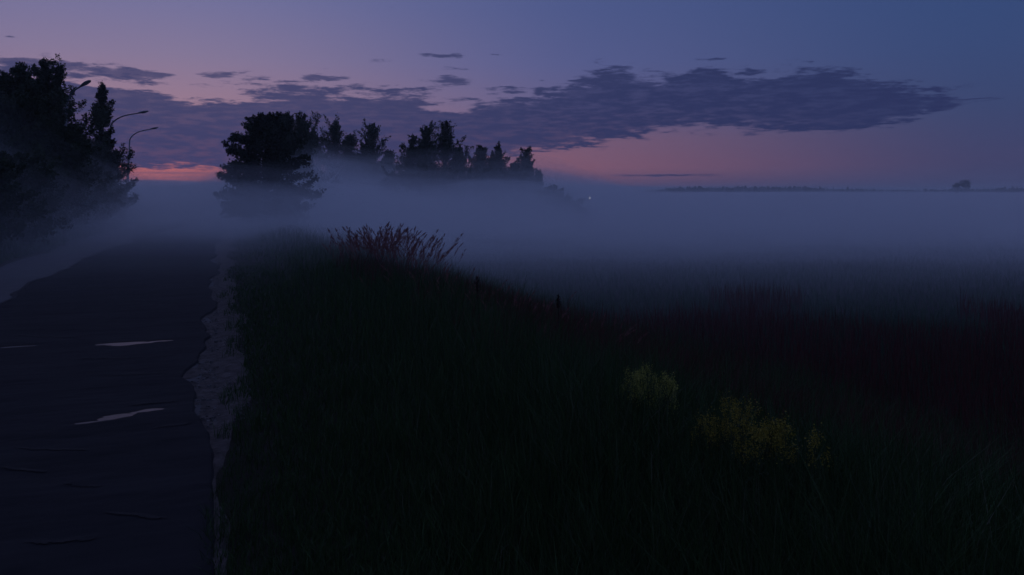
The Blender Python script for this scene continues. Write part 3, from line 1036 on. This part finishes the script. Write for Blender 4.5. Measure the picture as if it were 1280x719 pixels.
def flower_plant(px, py, d, mat, label, seed, spread=0.05, heads=5, tall=1.0):
    r = np.random.default_rng(seed)
    p = at(px, d, py=py)
    g = gz(px, d)
    H = max(0.3, p.z - g)
    root = empty('flowering_plant', (p.x, p.y, g))
    tag(root, label, 'flower', 'yellow flowers in the verge grass')
    st = MB(); fo = MB()
    bx, by = r.normal(0, 0.04, 2)
    st.tube([(0, 0, -0.03), (bx * .4, by * .4, H * .5), (bx, by, H * 0.97)], [0.005, 0.004, 0.002], 5)
    for k in range(heads):
        a = r.random() * 6.28; rr = spread * (0.3 + r.random())
        hz = H - (0 if k == 0 else r.uniform(0.0, 0.16))
        e = np.array([bx + math.cos(a) * rr * (k > 0), by + math.sin(a) * rr * (k > 0), hz])
        st.tube([(bx * .7, by * .7, H * .72), e * np.array([1, 1, .93]), e], [0.0025, 0.002, 0.0015], 4)
        hb = MB(); quadcloud(hb, r, e - np.array([0, 0, 0.02]), 70, (0.016, 0.016, 0.028 * tall), 0.0055)
        tag(hb.build('flower_cluster', mat, root, False), kind='stuff')
    for k in range(26):
        z = H * r.uniform(0.08, 0.85); a = r.random() * 6.28; l = r.uniform(0.03, 0.08)
        c = np.array([bx * z / H, by * z / H, z]); e = c + np.array([math.cos(a) * l, math.sin(a) * l, l * 0.5])
        s = np.array([-math.sin(a), math.cos(a), 0]) * 0.006
        m_ = (c + e) / 2
        fo.add([c, m_ + s, e, m_ - s], [[0, 1, 2, 3]])
    st.build('stem', M['herb'], root); tag(fo.build('foliage', M['herb'], root, False), kind='stuff')
    return root


R = random.Random(3)
lab1 = 'greenish yellow flowering plant in the dense domed clump above the verge grass'
for k in range(15):
    t = R.random()
    px = 783 + 62 * t
    py = 456 + 26 * max(0, t - 0.4) ** 1.0 / 0.6 + R.uniform(0, 14)
    flower_plant(px, py, R.uniform(5.9, 6.7), M['greenyellow'], lab1, 200 + k, 0.055, 6)
lab2 = 'dull yellow flowering plant in the tall ragged sparse clump'
for k in range(9):
    t = k / 8
    px = 886 + 56 * t + R.uniform(-4, 4)
    py = 500 + 22 * abs(t - 0.5) * 2 + R.uniform(-4, 14)
    flower_plant(px, py, R.uniform(4.9, 5.4), M['yellow'], lab2, 230 + k, 0.06, 5, 1.3)
lab3 = 'golden yellow flowering plant in the small low clump lowest down the bank'
for k in range(7):
    px = 952 + 50 * k / 6 + R.uniform(-4, 4)
    flower_plant(px, 527 + R.uniform(0, 12) + max(0, k - 4) * 6, R.uniform(4.5, 4.9), M['yellow'], lab3, 260 + k, 0.05, 5)

# feathery reddish grass on the crest
PAN = []
for s in range(3):
    r = np.random.default_rng(300 + s)
    mb = MB()
    for k in range(46):
        t = r.random() ** 0.8
        z = 0.26 * t
        rad = 0.030 * math.sin(math.pi * min(1, 0.12 + 0.88 * t)) + 0.004
        a = r.random() * 6.28
        c = np.array([0.05 * t * t, 0, z]); e = c + np.array([math.cos(a) * rad, math.sin(a) * rad, 0.035])
        sv = np.array([-math.sin(a), math.cos(a), 0]) * 0.0045
        mb.add([c, (c + e) / 2 + sv, e, (c + e) / 2 - sv], [[0, 1, 2, 3]])
    PAN.append(mesh_np('panicle', np.concatenate(mb.v), np.concatenate(mb.q)))
    PAN[-1].materials.append(M['panicle'])


def reed_clump(px, py, d, n, width, label, seed, sc=1.0):
    r = np.random.default_rng(seed)
    p = at(px, d, py=py); g = gz(px, d)
    H = max(0.6, p.z - g)
    root = empty('feather_grass_clump', (p.x, p.y, g))
    tag(root, label, 'grass clump', 'feathery grass clumps on the verge crest')
    cu = MB()
    for k in range(n):
        bx, by = r.normal(0, width * 0.35, 2)
        h = H * r.uniform(0.70, 1.0) - 0.2 * sc
        lx, ly = bx * 0.75 + r.normal(0.04, 0.07), by * 0.75 + r.normal(-0.02, 0.07)
        cu.tube([(bx, by, -0.04), (bx + lx * .35, by + ly * .35, h * .55), (bx + lx, by + ly, h)], [0.0035, 0.003, 0.002], 4, cap=False)
        o = bpy.data.objects.new('panicle', PAN[k % 3]); C.objects.link(o); o.parent = root
        o['kind'] = 'stuff'
        o.location = (bx + lx, by + ly, h - 0.02)
        o.rotation_euler = (r.normal(0, .15), 0.25 + abs(r.normal(0, .2)), math.atan2(ly, lx) + r.normal(0, 0.4))
        s_ = sc * r.uniform(0.8, 1.35); o.scale = (s_, s_, s_)
    tag(cu.build('culms', M['culm'], root), kind='stuff')


reed_clump(470, 284, 20, 74, 0.9, 'tall feathery reddish grass clump highest on the verge crest', 401, 1.5)
reed_clump(494, 289, 19.5, 80, 0.9, 'full feathery reddish grass clump leaning over the crest towards the meadow', 402, 1.5)
reed_clump(513, 304, 19, 34, 0.7, 'lower feathery reddish clump where the crest starts to drop', 403, 1.35)
reed_clump(447, 296, 23, 18, 0.6, 'thin feathery grass clump beside the highest reddish clump', 404, 1.0)
reed_clump(540, 331, 17, 24, 0.8, 'sparse feathery clump just below the reddish crest clumps', 405, 1.0)
reed_clump(575, 352, 15.5, 20, 0.8, 'sparse feathery clump beside the dark dock stalk', 406, 0.9)
reed_clump(640, 366, 14, 20, 0.9, 'sparse feathery clump between the two dark dock stalks', 407, 0.9)
reed_clump(725, 398, 12, 20, 0.9, 'sparse feathery clump further down the bank than both dock stalks', 408, 0.85)


def dock(px, py, d, label, seed, hh=0.30):
    r = np.random.default_rng(seed)
    p = at(px, d, py=py); g = gz(px, d)
    H = max(0.5, p.z - g)
    root = empty('dock_plant', (p.x, p.y, g))
    tag(root, label, 'dock plant', 'dark dock stalks in the verge')
    mb = MB(); mb.tube([(0, 0, -0.04), (0.01, 0, H * .5), (0.0, 0.01, H)], [0.007, 0.006, 0.003], 6); mb.build('stem', M['dock'], root)
    for k in range(6):
        z = H - hh * (k / 6.0)
        hb = MB()
        wd = 0.008 + 0.014 * math.sin(math.pi * (k + 0.6) / 6.5)
        quadcloud(hb, r, (r.normal(0, .012), r.normal(0, .012), z - 0.02), 60, (wd * .6, wd * .6, hh / 13), 0.008)
        tag(hb.build('seed_cluster', M['dock'], root, False), kind='stuff')
    for k in range(4):
        a = r.random() * 6.28; z = H * r.uniform(.1, .45); l = r.uniform(.12, .22)
        c = np.array([0, 0, z]); e = c + np.array([math.cos(a) * l, math.sin(a) * l, l * .4]); s = np.array([-math.sin(a), math.cos(a), 0]) * 0.025
        mb = MB(); mb.add([c, (c + e) / 2 + s, e, (c + e) / 2 - s], [[0, 1, 2, 3]]); mb.build('leaf', M['herb'], root, False)


dock(597, 346, 13.5, 'tall dark dock stalk standing alone against the mist edge', 501, 0.26)
dock(698, 369, 12.0, 'smaller dark dock stalk on the dropping bank', 502, 0.18)
dock(437, 285, 22.0, 'thin dark stalk left standing beside the feathery reddish grass', 503, 0.40)


# ------------------------------------------------------------------ mist lying on the meadow and the air above it
def volume_mat(name, density, color, aniso=0.0):
    m = bpy.data.materials.new(name)
    m.use_nodes = True
    t = m.node_tree
    for n in list(t.nodes):
        t.nodes.remove(n)
    o = t.nodes.new('ShaderNodeOutputMaterial')
    v = t.nodes.new('ShaderNodeVolumePrincipled')
    v.inputs['Color'].default_value = (*color, 1)
    v.inputs['Density'].default_value = density
    v.inputs['Anisotropy'].default_value = aniso
    v.inputs['Density Attribute'].default_value = ''
    t.links.new(v.outputs[0], o.inputs['Volume'])
    return m


def mist_top(x, y, lift, front, soft, seed, wood):
    """upper surface of a mist layer: rises out of the ground beyond 'front', higher round the trees"""
    xr = x - road_c(y)
    r = np.hypot(x, y)
    dep = x * FWD[0] + y * FWD[1]
    lat = x * RGT[0] + y * RGT[1]
    wob = (fbm(x * 0.035, y * 0.035, seed, 4) - 0.5)
    field = sstep(xr, 2, 16)
    g = -1.1 * field - 2.2 * sstep(r, 90, 320) * sstep(xr, 5, 30)
    ang = lat / np.maximum(dep, 1)
    trees = sstep(dep, 45, 85) * (1 - sstep(dep, 130, 200)) * sstep(ang, -0.42, -0.25) * (1 - sstep(ang, 0.0, 0.22))
    hgt = 1.0 * field + 0.5 * (1 - field)
    hgt = hgt + (2.4 + 0.45 * wood) * trees + (0.4 * sstep(dep, 40, 80) + 1.1 * sstep(dep, 24, 42) * (1 - sstep(dep, 66, 92)) * sstep(xr, -5, 0)) * (1 - field)
    hgt = hgt + 0.3 * sstep(r, 250, 500)
    wisp = (fbm(x * 0.13, y * 0.13, seed + 40, 4) - 0.5) * sstep(dep, front, front + 30)
    hgt = hgt + lift + wob * (1.2 + 1.2 * trees) + wisp * (2.0 + 0.5 * wood * sstep(-xr, 3, 12) * sstep(r, 22, 44))
    hgt = hgt + wood * sstep(-xr, 3, 12) * sstep(r, 22, 44) * (1 - sstep(r, 62, 85))
    fr = front + wob * 10 * (0.3 + 0.7 * sstep(xr, -2, 8))
    rise = sstep(dep, fr, fr + soft)
    return -3.0 + (g + hgt + 3.0) * rise


def far_top(x, y, top, d0, d1, seed):
    dep = x * FWD[0] + y * FWD[1]
    return -5.0 + (top + 5.0 + (fbm(x * 0.006, y * 0.006, seed, 4) - 0.5) * 3.0) * sstep(dep, d0, d1)


def mist(lift, front, soft, dens, seed, wood=0.0, far=None):
    ax = axis(-60, 110, 1.6, 1500, 1.13)
    ay_ = axis(6, 150, 1.6, 1500, 1.13)
    ay_ = ay_[ay_ > -30]
    X, Y, q = grid(ax, ay_)
    Zt = mist_top(X, Y, lift, front, soft, seed, wood)
    if far:
        Zt = far_top(X, Y, far[0], far[1], far[2], seed)
    n = X.size
    top = np.stack([X, Y, Zt], -1).reshape(-1, 3)
    bot = np.stack([X, Y, np.full_like(X, -6.5)], -1).reshape(-1, 3)
    a, b = X.shape
    idx = np.arange(n).reshape(a, b)
    ring = np.concatenate([idx[:, 0], idx[-1, 1:], idx[-2::-1, -1], idx[0, -2:0:-1]])
    nx = np.roll(ring, -1)
    side = np.stack([ring + n, nx + n, nx, ring], -1)
    me = mesh_np('haze', np.concatenate([top, bot]), np.concatenate([q, q[:, ::-1] + n, side]))
    o = obj('haze', me, volume_mat('mist', dens, (0.985, 0.985, 0.99), 0.15))
    tag(o, 'pale ground mist lying over the meadow and road', 'mist', kind='stuff')


me = bpy.data.meshes.new('haze')
hx = 3900.0
vv = [(-hx, -hx, -7.5), (hx, -hx, -7.5), (hx, hx, -7.5), (-hx, hx, -7.5), (-hx, -hx, 15), (hx, -hx, 15), (hx, hx, 15), (-hx, hx, 15)]
me.from_pydata(vv, [], [(0, 3, 2, 1), (4, 5, 6, 7), (0, 1, 5, 4), (1, 2, 6, 5), (2, 3, 7, 6), (3, 0, 4, 7)])
tag(obj('haze', me, volume_mat('air', 0.0006, (0.985, 0.985, 0.99), 0.1)), 'thin evening haze in the air over the whole place', 'haze', kind='stuff')
#     lift front soft density seed
mist(-0.25, 26, 17, 0.050, 71)
mist(0.40, 22, 20, 0.034, 78)
mist(0.95, 12, 26, 0.020, 72, 0.8)
mist(1.6, 4, 32, 0.013, 73, 2.6)
mist(2.3, -2, 34, 0.006, 74, 2.8)
mist(1.8, 0, 34, 0.006, 77, 4.8)
mist(0, 0, 0, 0.0040, 75, far=(1.2, 110, 420))
mist(0, 0, 0, 0.0014, 76, far=(5.5, 160, 700))
